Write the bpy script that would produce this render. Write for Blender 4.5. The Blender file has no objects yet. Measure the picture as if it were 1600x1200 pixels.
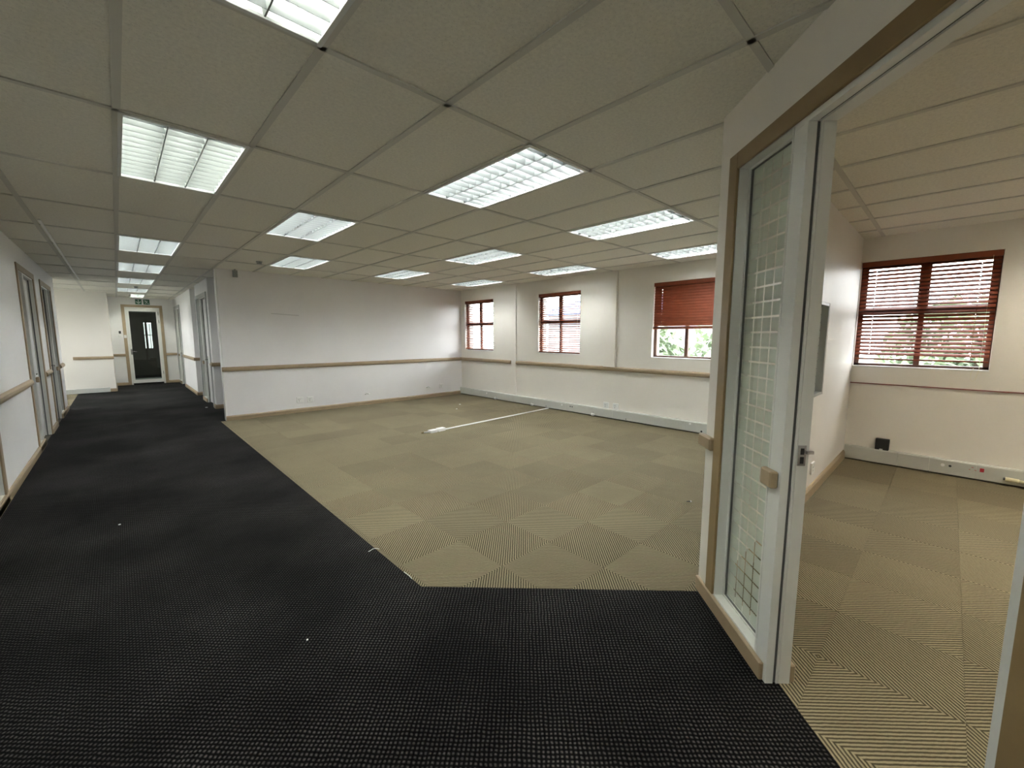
import bpy, bmesh, math, random
from mathutils import Vector, Matrix
random.seed(7)
S = bpy.context.scene
COL = S.collection
# ------------------------------------------------------------------ camera, world, exposure
H = 1.5132; ZC = 2.6588; F = 646.9755
cd = bpy.data.cameras.new('camera'); cam = bpy.data.objects.new('camera', cd); COL.objects.link(cam)
cd.sensor_fit = 'HORIZONTAL'; cd.sensor_width = 36.0; cd.lens = 36.0 * F / 1600.0
cd.clip_start = 0.02; cd.clip_end = 300
YAW, PIT, ROL = 0.7594, 0.1154, 0.0011
fw0 = Vector((math.sin(YAW), math.cos(YAW), 0)); rt = Vector((math.cos(YAW), -math.sin(YAW), 0)); up0 = Vector((0, 0, 1))
fw = fw0 * math.cos(PIT) - up0 * math.sin(PIT); up1 = up0 * math.cos(PIT) + fw0 * math.sin(PIT)
r3 = rt * math.cos(ROL) + up1 * math.sin(ROL); u3 = up1 * math.cos(ROL) - rt * math.sin(ROL)
cam.matrix_world = Matrix(((r3.x, u3.x, -fw.x, 0), (r3.y, u3.y, -fw.y, 0), (r3.z, u3.z, -fw.z, H), (0, 0, 0, 1)))
S.camera = cam
S.view_settings.view_transform = 'Standard'; S.view_settings.look = 'None'
S.view_settings.gamma = 1; S.view_settings.use_curve_mapping = False
S.view_settings.exposure = 2.2
W = bpy.data.worlds.new('world'); S.world = W; W.use_nodes = True
SKY_STRENGTH = 4.2
TUBE_STRENGTH = 20.0
wn = W.node_tree.nodes; wl = W.node_tree.links
bg = wn['Background']
tc = wn.new('ShaderNodeTexCoord'); sx = wn.new('ShaderNodeSeparateXYZ'); wl.new(tc.outputs['Generated'], sx.inputs[0])
rp = wn.new('ShaderNodeValToRGB'); wl.new(sx.outputs['Z'], rp.inputs[0])
rp.color_ramp.elements[0].position = 0.0; rp.color_ramp.elements[0].color = (1.0, .985, .99, 1)
rp.color_ramp.elements[1].position = 0.7; rp.color_ramp.elements[1].color = (.86, .91, 1.0, 1)
wl.new(rp.outputs[0], bg.inputs['Color']); bg.inputs['Strength'].default_value = SKY_STRENGTH
S.cycles.use_denoising = True
S.cycles.max_bounces = 10; S.cycles.diffuse_bounces = 6; S.cycles.transparent_max_bounces = 24
S.cycles.sample_clamp_indirect = 6.0
S.cycles.use_light_tree = True

# ------------------------------------------------------------------ materials
def mat(name, col, rough=0.6, metal=0.0, spec=0.5, bump=None, var=None, emit=None):
    m = bpy.data.materials.new(name); m.use_nodes = True
    nt = m.node_tree; n = nt.nodes; l = nt.links; b = n['Principled BSDF']
    b.inputs['Base Color'].default_value = (*col, 1); b.inputs['Roughness'].default_value = rough
    b.inputs['Metallic'].default_value = metal; b.inputs['Specular IOR Level'].default_value = spec
    g = n.new('ShaderNodeNewGeometry')
    if var:                                   # (scale, amount) gentle blotches of the thing's own colour
        t = n.new('ShaderNodeTexNoise'); t.inputs['Scale'].default_value = var[0]; t.inputs['Detail'].default_value = 4
        l.new(g.outputs['Position'], t.inputs['Vector'])
        r = n.new('ShaderNodeMapRange'); r.inputs['From Min'].default_value = .3; r.inputs['From Max'].default_value = .7
        r.inputs['To Min'].default_value = 1 - var[1]; r.inputs['To Max'].default_value = 1 + var[1] * .5
        l.new(t.outputs['Fac'], r.inputs['Value'])
        v = n.new('ShaderNodeVectorMath'); v.operation = 'SCALE'; v.inputs[0].default_value = col
        l.new(r.outputs['Result'], v.inputs['Scale']); l.new(v.outputs[0], b.inputs['Base Color'])
    if bump:                                  # (scale, strength, distance)
        t = n.new('ShaderNodeTexNoise'); t.inputs['Scale'].default_value = bump[0]; t.inputs['Detail'].default_value = 3
        l.new(g.outputs['Position'], t.inputs['Vector'])
        bp = n.new('ShaderNodeBump'); bp.inputs['Strength'].default_value = bump[1]; bp.inputs['Distance'].default_value = bump[2]
        l.new(t.outputs['Fac'], bp.inputs['Height']); l.new(bp.outputs[0], b.inputs['Normal'])
    if emit:
        b.inputs['Emission Color'].default_value = (*emit[0], 1); b.inputs['Emission Strength'].default_value = emit[1]
    return m

def mathn(nt, op, a, b=None, c=None):
    x = nt.nodes.new('ShaderNodeMath'); x.operation = op
    for i, v in enumerate((a, b, c)):
        if v is None: continue
        if isinstance(v, (int, float)): x.inputs[i].default_value = v
        else: nt.links.new(v, x.inputs[i])
    return x.outputs[0]

M = {}
M['wall'] = mat('wall_paint', (.80, .79, .78), .55, bump=(260, .25, .0008), var=(1.3, .03))
M['wall_gloss'] = mat('satin_wall_paint', (.73, .70, .66), .42, spec=.35, bump=(200, .2, .0006), var=(1.3, .03))
M['wall_cream'] = mat('cream_wall_paint', (.79, .755, .69), .5, bump=(260, .25, .0008), var=(1.3, .03))
M['trim'] = mat('tan_timber_trim', (.33, .25, .155), .42, bump=(90, .15, .0006), var=(9, .08))
M['trim_dark'] = mat('brown_timber_trim', (.26, .18, .085), .42, bump=(90, .15, .0006), var=(9, .08))
M['maroon'] = mat('maroon_rail', (.20, .05, .04), .5)
M['alu'] = mat('white_aluminium', (.70, .705, .67), .28, spec=.5)
M['alu_grey'] = mat('grey_aluminium', (.33, .34, .33), .35)
M['seal'] = mat('grey_rubber_seal', (.10, .10, .10), .6)
M['black'] = mat('black_plastic', (.012, .013, .013), .45)
M['white'] = mat('white_plastic', (.78, .78, .76), .35)
M['cream'] = mat('cream_plastic', (.74, .68, .46), .4)
M['red'] = mat('red_plastic', (.45, .02, .03), .4)
M['trunk'] = mat('grey_trunking', (.50, .505, .46), .5, var=(3, .05))
M['tee'] = mat('ceiling_tee', (.57, .56, .51), .8, spec=.15)
M['slab'] = mat('floor_slab', (.10, .09, .07), .9)
M['chrome'] = mat('chrome', (.6, .6, .6), .22, metal=1)
M['blade'] = mat('louvre_aluminium', (.15, .16, .155), .3, metal=.1)
M['housing'] = mat('white_enamel', (.62, .63, .62), .35)
M['tube'] = mat('lamp_tube', (.8, .8, .8), .4, emit=((.97, 1.0, .92), TUBE_STRENGTH))
M['tube_cool'] = mat('cool_lamp_tube', (.8, .8, .8), .4, emit=((.95, .98, .98), TUBE_STRENGTH))
M['tube_warm'] = mat('warm_lamp_tube', (.8, .8, .8), .4, emit=((1.0, .91, .76), TUBE_STRENGTH * 1.4))
M['frame_brown'] = mat('brown_window_frame', (.10, .045, .03), .4)
M['green'] = mat('exit_green', (.01, .10, .05), .4)
M['concrete'] = mat('pale_render', (.20, .19, .20), .9, var=(.8, .1))
M['blue_roof'] = mat('blue_roof_sheet', (.02, .05, .14), .6)
M['ground'] = mat('parking_ground', (.30, .31, .27), .95, var=(.3, .2))
M['leaf'] = mat('tree_leaf', (.22, .27, .17), .6, var=(2, .3), spec=.2)
M['bark'] = mat('tree_bark', (.16, .12, .09), .9, bump=(20, .5, .02))
M['paper'] = mat('white_paper', (.8, .8, .78), .8)
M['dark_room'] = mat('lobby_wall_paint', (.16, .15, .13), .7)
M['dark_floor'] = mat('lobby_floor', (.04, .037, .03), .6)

def slat_mat():
    m = mat('red_brown_timber_slat', (.22, .055, .022), .5, spec=.25, var=(14, .12))
    return m
M['slat'] = slat_mat()

def ceiling_tile_mat():
    m = bpy.data.materials.new('mineral_fibre_tile'); m.use_nodes = True
    nt = m.node_tree; n = nt.nodes; l = nt.links; b = n['Principled BSDF']
    g = n.new('ShaderNodeNewGeometry'); oi = n.new('ShaderNodeObjectInfo')
    t = n.new('ShaderNodeTexNoise'); t.inputs['Scale'].default_value = 60; t.inputs['Detail'].default_value = 5
    l.new(g.outputs['Position'], t.inputs['Vector'])
    v = n.new('ShaderNodeTexVoronoi'); v.inputs['Scale'].default_value = 95; l.new(g.outputs['Position'], v.inputs['Vector'])
    pit = mathn(nt, 'LESS_THAN', v.outputs['Distance'], .17)
    k = mathn(nt, 'MULTIPLY_ADD', oi.outputs['Random'], .05, .965)
    k2 = mathn(nt, 'MULTIPLY_ADD', t.outputs['Fac'], .34, -.17)
    k3 = mathn(nt, 'ADD', k, k2); k4 = mathn(nt, 'MULTIPLY_ADD', pit, -.24, k3)
    sc = n.new('ShaderNodeVectorMath'); sc.operation = 'SCALE'; sc.inputs[0].default_value = (.72, .70, .62)
    l.new(k4, sc.inputs['Scale']); l.new(sc.outputs[0], b.inputs['Base Color'])
    b.inputs['Roughness'].default_value = .9
    bp = n.new('ShaderNodeBump'); bp.inputs['Strength'].default_value = .35; bp.inputs['Distance'].default_value = .002
    l.new(k4, bp.inputs['Height']); l.new(bp.outputs[0], b.inputs['Normal'])
    return m
M['tile'] = ceiling_tile_mat()

def carpet_tile_mat(name, sgn):
    m = bpy.data.materials.new(name); m.use_nodes = True
    nt = m.node_tree; n = nt.nodes; l = nt.links; b = n['Principled BSDF']
    g = n.new('ShaderNodeNewGeometry'); oi = n.new('ShaderNodeObjectInfo')
    sp = n.new('ShaderNodeSeparateXYZ'); l.new(g.outputs['Position'], sp.inputs[0])
    nz = n.new('ShaderNodeTexNoise'); nz.inputs['Scale'].default_value = 45; nz.inputs['Detail'].default_value = 4
    l.new(g.outputs['Position'], nz.inputs['Vector'])
    a = mathn(nt, 'MULTIPLY', sp.outputs['Y'], sgn)
    a = mathn(nt, 'ADD', sp.outputs['X'], a)
    a = mathn(nt, 'MULTIPLY_ADD', nz.outputs['Fac'], .007, a)
    a = mathn(nt, 'MULTIPLY', a, 2 * math.pi / (.0155 * math.sqrt(2)))
    s = mathn(nt, 'SINE', a)
    s = mathn(nt, 'MULTIPLY_ADD', s, .5, .5)
    f = n.new('ShaderNodeTexNoise'); f.inputs['Scale'].default_value = 420; f.inputs['Detail'].default_value = 2
    l.new(g.outputs['Position'], f.inputs['Vector'])
    big = n.new('ShaderNodeTexNoise'); big.inputs['Scale'].default_value = .8; big.inputs['Detail'].default_value = 5
    l.new(g.outputs['Position'], big.inputs['Vector'])
    mx = n.new('ShaderNodeMix'); mx.data_type = 'RGBA'
    mx.inputs['A'].default_value = (.046, .037, .020, 1); mx.inputs['B'].default_value = (.285, .243, .155, 1)
    l.new(s, mx.inputs['Factor'])
    k = mathn(nt, 'MULTIPLY_ADD', oi.outputs['Random'], .19, .88)
    k2 = mathn(nt, 'MULTIPLY_ADD', f.outputs['Fac'], .7, .65)
    k3 = mathn(nt, 'MULTIPLY_ADD', big.outputs['Fac'], .5, .75)
    k = mathn(nt, 'MULTIPLY', k, k2); k = mathn(nt, 'MULTIPLY', k, k3)
    sc = n.new('ShaderNodeVectorMath'); sc.operation = 'SCALE'
    l.new(mx.outputs['Result'], sc.inputs[0]); l.new(k, sc.inputs['Scale']); l.new(sc.outputs[0], b.inputs['Base Color'])
    b.inputs['Roughness'].default_value = .95; b.inputs['Specular IOR Level'].default_value = .15
    bp = n.new('ShaderNodeBump'); bp.inputs['Strength'].default_value = .8; bp.inputs['Distance'].default_value = .0025
    hh = mathn(nt, 'MULTIPLY_ADD', f.outputs['Fac'], .5, s); l.new(hh, bp.inputs['Height']); l.new(bp.outputs[0], b.inputs['Normal'])
    return m
M['carpet_a'] = carpet_tile_mat('beige_corduroy_a', -1.0)   # stripes run along (1,1)
M['carpet_b'] = carpet_tile_mat('beige_corduroy_b', 1.0)    # stripes run along (1,-1)

def black_carpet_mat():
    m = bpy.data.materials.new('black_nub_carpet'); m.use_nodes = True
    nt = m.node_tree; n = nt.nodes; l = nt.links; b = n['Principled BSDF']
    g = n.new('ShaderNodeNewGeometry'); sp = n.new('ShaderNodeSeparateXYZ'); l.new(g.outputs['Position'], sp.inputs[0])
    P = .0172; q = 2 * math.pi / P / math.sqrt(2)
    wob = n.new('ShaderNodeTexNoise'); wob.inputs['Scale'].default_value = 14; l.new(g.outputs['Position'], wob.inputs['Vector'])
    a = mathn(nt, 'ADD', sp.outputs['X'], sp.outputs['Y']); c = mathn(nt, 'SUBTRACT', sp.outputs['X'], sp.outputs['Y'])
    a = mathn(nt, 'MULTIPLY_ADD', wob.outputs['Fac'], .022, a); c = mathn(nt, 'MULTIPLY_ADD', wob.outputs['Fac'], -.02, c)
    sa = mathn(nt, 'SINE', mathn(nt, 'MULTIPLY', a, q)); sc_ = mathn(nt, 'SINE', mathn(nt, 'MULTIPLY', c, q))
    s = mathn(nt, 'POWER', mathn(nt, 'MULTIPLY', mathn(nt, 'MULTIPLY_ADD', sa, .5, .5), mathn(nt, 'MULTIPLY_ADD', sc_, .5, .5)), 1.5)
    f = n.new('ShaderNodeTexNoise'); f.inputs['Scale'].default_value = 160; f.inputs['Detail'].default_value = 2
    l.new(g.outputs['Position'], f.inputs['Vector'])
    s2 = mathn(nt, 'MULTIPLY', s, mathn(nt, 'MULTIPLY_ADD', f.outputs['Fac'], 3.0, -.5))
    big = n.new('ShaderNodeTexNoise'); big.inputs['Scale'].default_value = 1.1; big.inputs['Detail'].default_value = 5
    l.new(g.outputs['Position'], big.inputs['Vector'])
    r = n.new('ShaderNodeMapRange'); r.inputs['From Min'].default_value = .35; r.inputs['From Max'].default_value = .7
    r.inputs['To Min'].default_value = .4; r.inputs['To Max'].default_value = 1.8
    l.new(big.outputs['Fac'], r.inputs['Value'])
    mx = n.new('ShaderNodeMix'); mx.data_type = 'RGBA'
    mx.inputs['A'].default_value = (.0016, .0015, .0016, 1); mx.inputs['B'].default_value = (.062, .058, .055, 1)
    l.new(s2, mx.inputs['Factor'])
    sc = n.new('ShaderNodeVectorMath'); sc.operation = 'SCALE'
    l.new(mx.outputs['Result'], sc.inputs[0]); l.new(r.outputs['Result'], sc.inputs['Scale']); l.new(sc.outputs[0], b.inputs['Base Color'])
    b.inputs['Roughness'].default_value = .95; b.inputs['Specular IOR Level'].default_value = .1
    bp = n.new('ShaderNodeBump'); bp.inputs['Strength'].default_value = .8; bp.inputs['Distance'].default_value = .003
    l.new(s, bp.inputs['Height']); l.new(bp.outputs[0], b.inputs['Normal'])
    return m
M['carpet_black'] = black_carpet_mat()

def glass_mat(name, tint=(1, 1, 1), extra=0.0):
    m = bpy.data.materials.new(name); m.use_nodes = True
    nt = m.node_tree; n = nt.nodes; l = nt.links; n.remove(n['Principled BSDF'])
    tr = n.new('ShaderNodeBsdfTransparent'); tr.inputs[0].default_value = (*tint, 1)
    gl = n.new('ShaderNodeBsdfGlossy'); gl.inputs['Roughness'].default_value = .02
    lw = n.new('ShaderNodeFresnel'); lw.inputs['IOR'].default_value = 1.5
    g = n.new('ShaderNodeNewGeometry'); k = mathn(nt, 'MULTIPLY', mathn(nt, 'ADD', lw.outputs[0], extra), mathn(nt, 'SUBTRACT', 1.0, g.outputs['Backfacing']))
    mx = n.new('ShaderNodeMixShader'); l.new(k, mx.inputs[0]); l.new(tr.outputs[0], mx.inputs[1]); l.new(gl.outputs[0], mx.inputs[2])
    l.new(mx.outputs[0], n['Material Output'].inputs['Surface'])
    return m
M['glass'] = glass_mat('clear_glass', (.96, .98, .97))
M['glass_tint'] = glass_mat('tinted_glass', (.42, .43, .43))
M['glass_dark'] = glass_mat('door_glass', (.55, .6, .57), .02)

def film_mat():
    m = bpy.data.materials.new('frosted_film'); m.use_nodes = True
    nt = m.node_tree; n = nt.nodes; l = nt.links; n.remove(n['Principled BSDF'])
    d = n.new('ShaderNodeBsdfDiffuse'); d.inputs[0].default_value = (.74, .77, .73, 1)
    t = n.new('ShaderNodeBsdfTranslucent'); t.inputs[0].default_value = (.74, .76, .70, 1)
    gl = n.new('ShaderNodeBsdfGlossy'); gl.inputs['Roughness'].default_value = .12
    a = n.new('ShaderNodeMixShader'); a.inputs[0].default_value = .5; l.new(d.outputs[0], a.inputs[1]); l.new(t.outputs[0], a.inputs[2])
    c = n.new('ShaderNodeMixShader'); c.inputs[0].default_value = .06; l.new(a.outputs[0], c.inputs[1]); l.new(gl.outputs[0], c.inputs[2])
    l.new(c.outputs[0], n['Material Output'].inputs['Surface'])
    return m
M['film'] = film_mat()

# ------------------------------------------------------------------ helpers
def bx(bm, x0, x1, y0, y1, z0, z1):
    vs = [bm.verts.new(p) for p in ((x0,y0,z0),(x1,y0,z0),(x1,y1,z0),(x0,y1,z0),(x0,y0,z1),(x1,y0,z1),(x1,y1,z1),(x0,y1,z1))]
    for f in ((3,2,1,0),(4,5,6,7),(0,1,5,4),(1,2,6,5),(2,3,7,6),(3,0,4,7)):
        bm.faces.new([vs[i] for i in f])
def prism(bm, poly, z0, z1):
    n = len(poly)
    a = [bm.verts.new((p[0], p[1], z0)) for p in poly]; b = [bm.verts.new((p[0], p[1], z1)) for p in poly]
    bm.faces.new(a[::-1]); bm.faces.new(b)
    for i in range(n):
        j = (i + 1) % n; bm.faces.new((a[i], a[j], b[j], b[i]))
def extrude_profile(bm, prof, p0, axis, out, length):
    """prof: list of (o, z): o along out dir, z up; extruded from p0 along axis by length"""
    p0 = Vector(p0); axis = Vector(axis); out = Vector(out)
    a = [bm.verts.new(p0 + out * o + Vector((0, 0, z))) for o, z in prof]
    b = [bm.verts.new(p0 + axis * length + out * o + Vector((0, 0, z))) for o, z in prof]
    n = len(prof); bm.faces.new(a[::-1]); bm.faces.new(b)
    for i in range(n):
        j = (i + 1) % n; bm.faces.new((a[i], a[j], b[j], b[i]))
def tube(bm, pts, r, seg=8):
    rings = []
    pts = [Vector(p) for p in pts]
    for i, p in enumerate(pts):
        t = (pts[min(i + 1, len(pts) - 1)] - pts[max(i - 1, 0)]).normalized()
        a = t.cross(Vector((0, 0, 1)))
        if a.length < .01: a = t.cross(Vector((1, 0, 0)))
        a.normalize(); b = t.cross(a)
        rings.append([bm.verts.new(p + (a * math.cos(2*math.pi*k/seg) + b * math.sin(2*math.pi*k/seg)) * r) for k in range(seg)])
    for i in range(len(rings) - 1):
        for k in range(seg):
            bm.faces.new((rings[i][k], rings[i][(k+1) % seg], rings[i+1][(k+1) % seg], rings[i+1][k]))
    bm.faces.new(rings[0][::-1]); bm.faces.new(rings[-1])
def mesh(name, bm, m, bevel=0, smooth=False):
    if bevel:
        bmesh.ops.bevel(bm, geom=list(bm.edges), offset=bevel, segments=1, affect='EDGES', clamp_overlap=True)
    bmesh.ops.recalc_face_normals(bm, faces=list(bm.faces))
    me = bpy.data.meshes.new(name); bm.to_mesh(me); bm.free(); me.materials.append(m)
    if smooth:
        for p in me.polygons: p.use_smooth = True
    return me
def obj(name, bm, m, parent=None, bevel=0, smooth=False, label=None):
    me = bm if isinstance(bm, bpy.types.Mesh) else mesh(name, bm, m, bevel, smooth)
    o = bpy.data.objects.new(name, me); COL.objects.link(o)
    if parent is not None: o.parent = parent
    if label: o['label'] = label
    return o
def BM(*boxes):
    b = bmesh.new()
    for q in boxes: bx(b, *q)
    return b
def struct(name, bm, m, bevel=0):
    o = obj(name, bm, m, None, bevel); o['kind'] = 'structure'; return o
def thing(name, label, cat, loc=(0, 0, 0), rotz=0, group=None):
    o = bpy.data.objects.new(name, None); COL.objects.link(o); o.location = loc; o.rotation_euler = (0, 0, rotz)
    o.empty_display_size = .1
    o['label'] = label; o['category'] = cat
    if group: o['group'] = group
    return o
def tag(o, label, cat, group=None):
    o['label'] = label; o['category'] = cat
    if group: o['group'] = group
    return o
def dup(root, loc, rotz, label):
    r = root.copy(); COL.objects.link(r); r.location = loc; r.rotation_euler = (0, 0, rotz); r['label'] = label
    for ch in list(root.children):
        c = ch.copy(); COL.objects.link(c); c.parent = r
        for g in ch.children:
            d = g.copy(); COL.objects.link(d); d.parent = c
    return r
def clip(poly, a, b, c):
    """keep a*x+b*y<=c"""
    out = []
    for i in range(len(poly)):
        p, q = poly[i], poly[(i+1) % len(poly)]
        dp, dq = a*p[0]+b*p[1]-c, a*q[0]+b*q[1]-c
        if dp <= 0: out.append(p)
        if dp * dq < 0:
            t = dp / (dp - dq); out.append((p[0]+(q[0]-p[0])*t, p[1]+(q[1]-p[1])*t))
    return out
def area(poly):
    return abs(sum(poly[i][0]*poly[(i+1) % len(poly)][1]-poly[(i+1) % len(poly)][0]*poly[i][1] for i in range(len(poly))))/2

# ------------------------------------------------------------------ plan dimensions
XW = 6.52            # window wall inner face
YP = 8.79            # far partition face
XL = -.84            # corridor left wall face
XR = 1.40            # corridor right wall face
YD = 17.3            # glass door wall
A = Vector((2.44, .93, 0)); D = Vector((-1, -1, 0)).normalized(); N = Vector((1, -1, 0)).normalized()   # angled office partition
GX, GY, TW, TL = .0889, 1.8332, .6, 1.2      # ceiling grid

# ------------------------------------------------------------------ floor
floor = struct('floor', BM((-3.4, 6.9, -3.4, 21.4, -.14, -.012)), M['slab'])
bm = bmesh.new()
blk = clip([(XL, -3.2), (1.225, -3.2), (1.225, YD), (XL, YD)], 1, -1, 1.595)
prism(bm, blk, -.012, 0)
prism(bm, [(1.225, 2.09), (1.225, -.37), (2.455, .86)], -.012, 0)
prism(bm, [(1.225, 8.80), (2.6, 8.80), (2.6, 17.2), (1.225, 17.2)], -.012, 0)
obj('carpet', bm, M['carpet_black'], floor, label='black nubbed carpet running along the corridor')
T = .4735
def tiles(parent, ox, oy, i0, i1, j0, j1, clips, par=0):
    for i in range(i0, i1):
        for j in range(j0, j1):
            g = .0006
            x0, y0 = ox + i*T + g, oy + j*T + g; x1, y1 = x0 + T - 2*g, y0 + T - 2*g
            p = [(x0, y0), (x1, y0), (x1, y1), (x0, y1)]
            for c in clips:
                p = clip(p, *c)
                if len(p) < 3: break
            if len(p) < 3 or area(p) < .002: continue
            cx, cy = x0 + T/2, y0 + T/2
            b = bmesh.new(); lift = random.uniform(0, .0006)
            prism(b, [(q[0]-cx, q[1]-cy) for q in p], -.012, lift)
            o = obj('carpet_tile', b, M['carpet_a'] if (i + j + par) % 2 == 0 else M['carpet_b'], parent)
            o.location = (cx, cy, 0)
tiles(floor, 1.73, 1.445, -2, 11, -2, 16, [(-1, 0, -1.225), (-1, -1, -3.315), (0, -1, -.86), (1, 0, XW), (0, 1, YP)], par=1)
office_floor = struct('floor', BM((.7, 6.52, -3.3, .86, -.02, -.0125)), M['slab'])
tiles(office_floor, 2.78, .305, -5, 8, -8, 2, [(0, 1, .86), (-1, 1, -1.595), (1, 0, XW), (0, -1, 3.2)], par=0)
alcove_floor = struct('floor', BM((-3.2, XL, 12.45, 15.6, -.02, -.0125)), M['slab'])
tiles(alcove_floor, -.84, 12.45, -5, 0, 0, 7, [(0, 1, 15.6), (1, 0, XL), (-1, 0, 3.2)])

# ------------------------------------------------------------------ ceiling: deck, tees, tiles
ceil = struct('ceiling', BM((-3.4, 6.9, -3.45, 21.4, ZC + .30, ZC + .38), (XW, 6.78, -3.45, 9.0, ZC + .01, ZC + .3), (-3.4, 6.78, -3.45, -3.35, ZC + .01, ZC + .3), (-3.4, -3.3, -3.35, 21.3, ZC + .01, ZC + .3), (-3.3, 6.78, 21.3, 21.4, ZC + .01, ZC + .3), (6.68, 6.78, 9.0, 21.3, ZC + .01, ZC + .3)), M['slab'])
LIGHTS = [(4, -3), (0, -3), (0, -1), (0, 1), (0, 4), (0, 6), (0, 8), (0, 10), (2, 2), (3, 4), (3, 0), (6, 0), (6, 2), (6, 4), (9, 0), (9, 2), (9, 4), (6, -3), (9, -3), (-3, 9)]  # the three side-office lights are added out of view to brighten that room
def inside(x, y):
    if y > YD: return False
    if y > YP + .1: return (-3.25 < x < 2.65) if 12.4 < y < 15.7 else (XL - .1 < x < 2.65)
    return XL - .1 < x < XW + .1
tee = {}
tile_me = {}
def in_reg(x0, x1, y0, y1):
    return any(inside(x, y) for x in (x0 + .02, (x0+x1)/2, x1 - .02) for y in (y0 + .02, (y0+y1)/2, y1 - .02))
b = BM((.014, TW - .014, .014, TL - .014, .006, .018)); full_tile = mesh('ceiling_tile', b, M['tile'])
for c in range(-6, 12):
    for r in range(-5, 14):
        x0, y0 = GX + c*TW, GY + r*TL
        if (c, r) in LIGHTS or (c, r) in ((0, 11), (0, 12)) or not in_reg(x0, x0 + TW, y0, y0 + TL): continue
        X0, X1, Y0, Y1 = x0, x0 + TW, y0, y0 + TL
        if X1 > XW: X1 = XW + .012
        if Y0 < -3.2: Y0 = -3.2
        if Y0 < YP < Y1 and x0 > XR: Y1 = YP + .012
        if X1 - X0 < .06 or Y1 - Y0 < .06: continue
        if (X0, X1, Y0, Y1) == (x0, x0 + TW, y0, y0 + TL):
            o = obj('ceiling_tile', full_tile, None, ceil)
        else:
            o = obj('ceiling_tile', BM((.014, X1-X0-.014, .014, Y1-Y0-.014, .006, .018)), M['tile'], ceil)
        o.location = (x0, Y0, ZC)
for q in ((.103, .675, 15.05, 15.79), (.103, .675, 17.01, 17.31), (.103, .355, 15.82, 16.98)):     # cut tiles round the small light
    obj('ceiling_tile', BM((*q, ZC + .006, ZC + .018)), M['tile'], ceil)
def teebar(x0, x1, y0, y1):
    obj('ceiling_tee', BM((x0, x1, y0, y1, ZC - .001, ZC + .006)), M['tee'], ceil)
for c in range(-6, 12):
    x = GX + c*TW
    if x < -3.2 or x > XW: continue
    if x < XL: teebar(x - .017, x + .017, 12.45, 15.6)
    elif x < XR + 1.2: teebar(x - .017, x + .017, -3.2, YD)
    else: teebar(x - .017, x + .017, -3.2, YP)
teebar(.09, .69, 15.785, 15.817); teebar(.09, .69, 16.985, 17.015)
for r in range(-5, 14):
    y = GY + r*TL
    if y < -3.2 or y > YD: continue
    if y < YP: teebar(XL, XW, y - .016, y + .016)
    elif 12.45 < y < 15.6: teebar(-3.2, 2.6, y - .016, y + .016)
    elif r == 12: teebar(XL, .368, y - .016, y + .016); teebar(.712, 2.6, y - .016, y + .016)
    else: teebar(XL, 2.6, y - .016, y + .016)

# ------------------------------------------------------------------ walls
def wall_y_run(x0, x1, ya, yb, openings, z1=ZC + .01):
    """wall slab between x0..x1 running along y with openings (y0,y1,z0,z1)"""
    bm = bmesh.new(); y = ya
    for (o0, o1, oz0, oz1) in sorted(openings):
        if o0 > y: bx(bm, x0, x1, y, o0, 0, z1)
        if oz0 > 0: bx(bm, x0, x1, o0, o1, 0, oz0)
        if oz1 < z1: bx(bm, x0, x1, o0, o1, oz1, z1)
        y = o1
    if y < yb: bx(bm, x0, x1, y, yb, 0, z1)
    return bm
WZ0, WZ1 = 1.162, 2.386
WIN = [(7.52, 8.62), (4.955, 6.06), (2.355, 3.457), (-.299, .803)]
wr = struct('wall_right', wall_y_run(XW, XW + .26, -3.3, 9.0, [(a, b, WZ0, WZ1) for a, b in WIN]), M['wall_cream'])

# far partition, with faint scuff mark of its own
def partition_mat():
    m = mat('partition_paint', (.80, .785, .785), .42, bump=(260, .25, .0008), var=(1.3, .03))
    nt = m.node_tree; n = nt.nodes; l = nt.links; b = n['Principled BSDF']
    g = n.new('ShaderNodeNewGeometry'); sp = n.new('ShaderNodeSeparateXYZ'); l.new(g.outputs['Position'], sp.inputs[0])
    dx = mathn(nt, 'ABSOLUTE', mathn(nt, 'SUBTRACT', sp.outputs['X'], 2.37))
    zc = mathn(nt, 'MULTIPLY_ADD', sp.outputs['X'], -.045, 2.022)
    dz = mathn(nt, 'ABSOLUTE', mathn(nt, 'SUBTRACT', sp.outputs['Z'], zc))
    k = mathn(nt, 'MULTIPLY', mathn(nt, 'LESS_THAN', dx, .24), mathn(nt, 'LESS_THAN', dz, .007))
    mx = n.new('ShaderNodeMix'); mx.data_type = 'RGBA'; mx.inputs['B'].default_value = (.5, .49, .48, 1)
    src = b.inputs['Base Color'].links[0].from_socket; l.new(src, mx.inputs['A'])
    l.new(mathn(nt, 'MULTIPLY', k, .75), mx.inputs['Factor']); l.new(mx.outputs['Result'], b.inputs['Base Color'])
    return m
struct('wall_back', BM((1.32, XW + .01, YP, YP + .12, 0, ZC + .01)), partition_mat())
struct('trim_1', BM((1.305, 1.325, YP - .006, YP + .126, 0, ZC)), M['white'], .003)      # corner bead at the partition's free end
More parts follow.
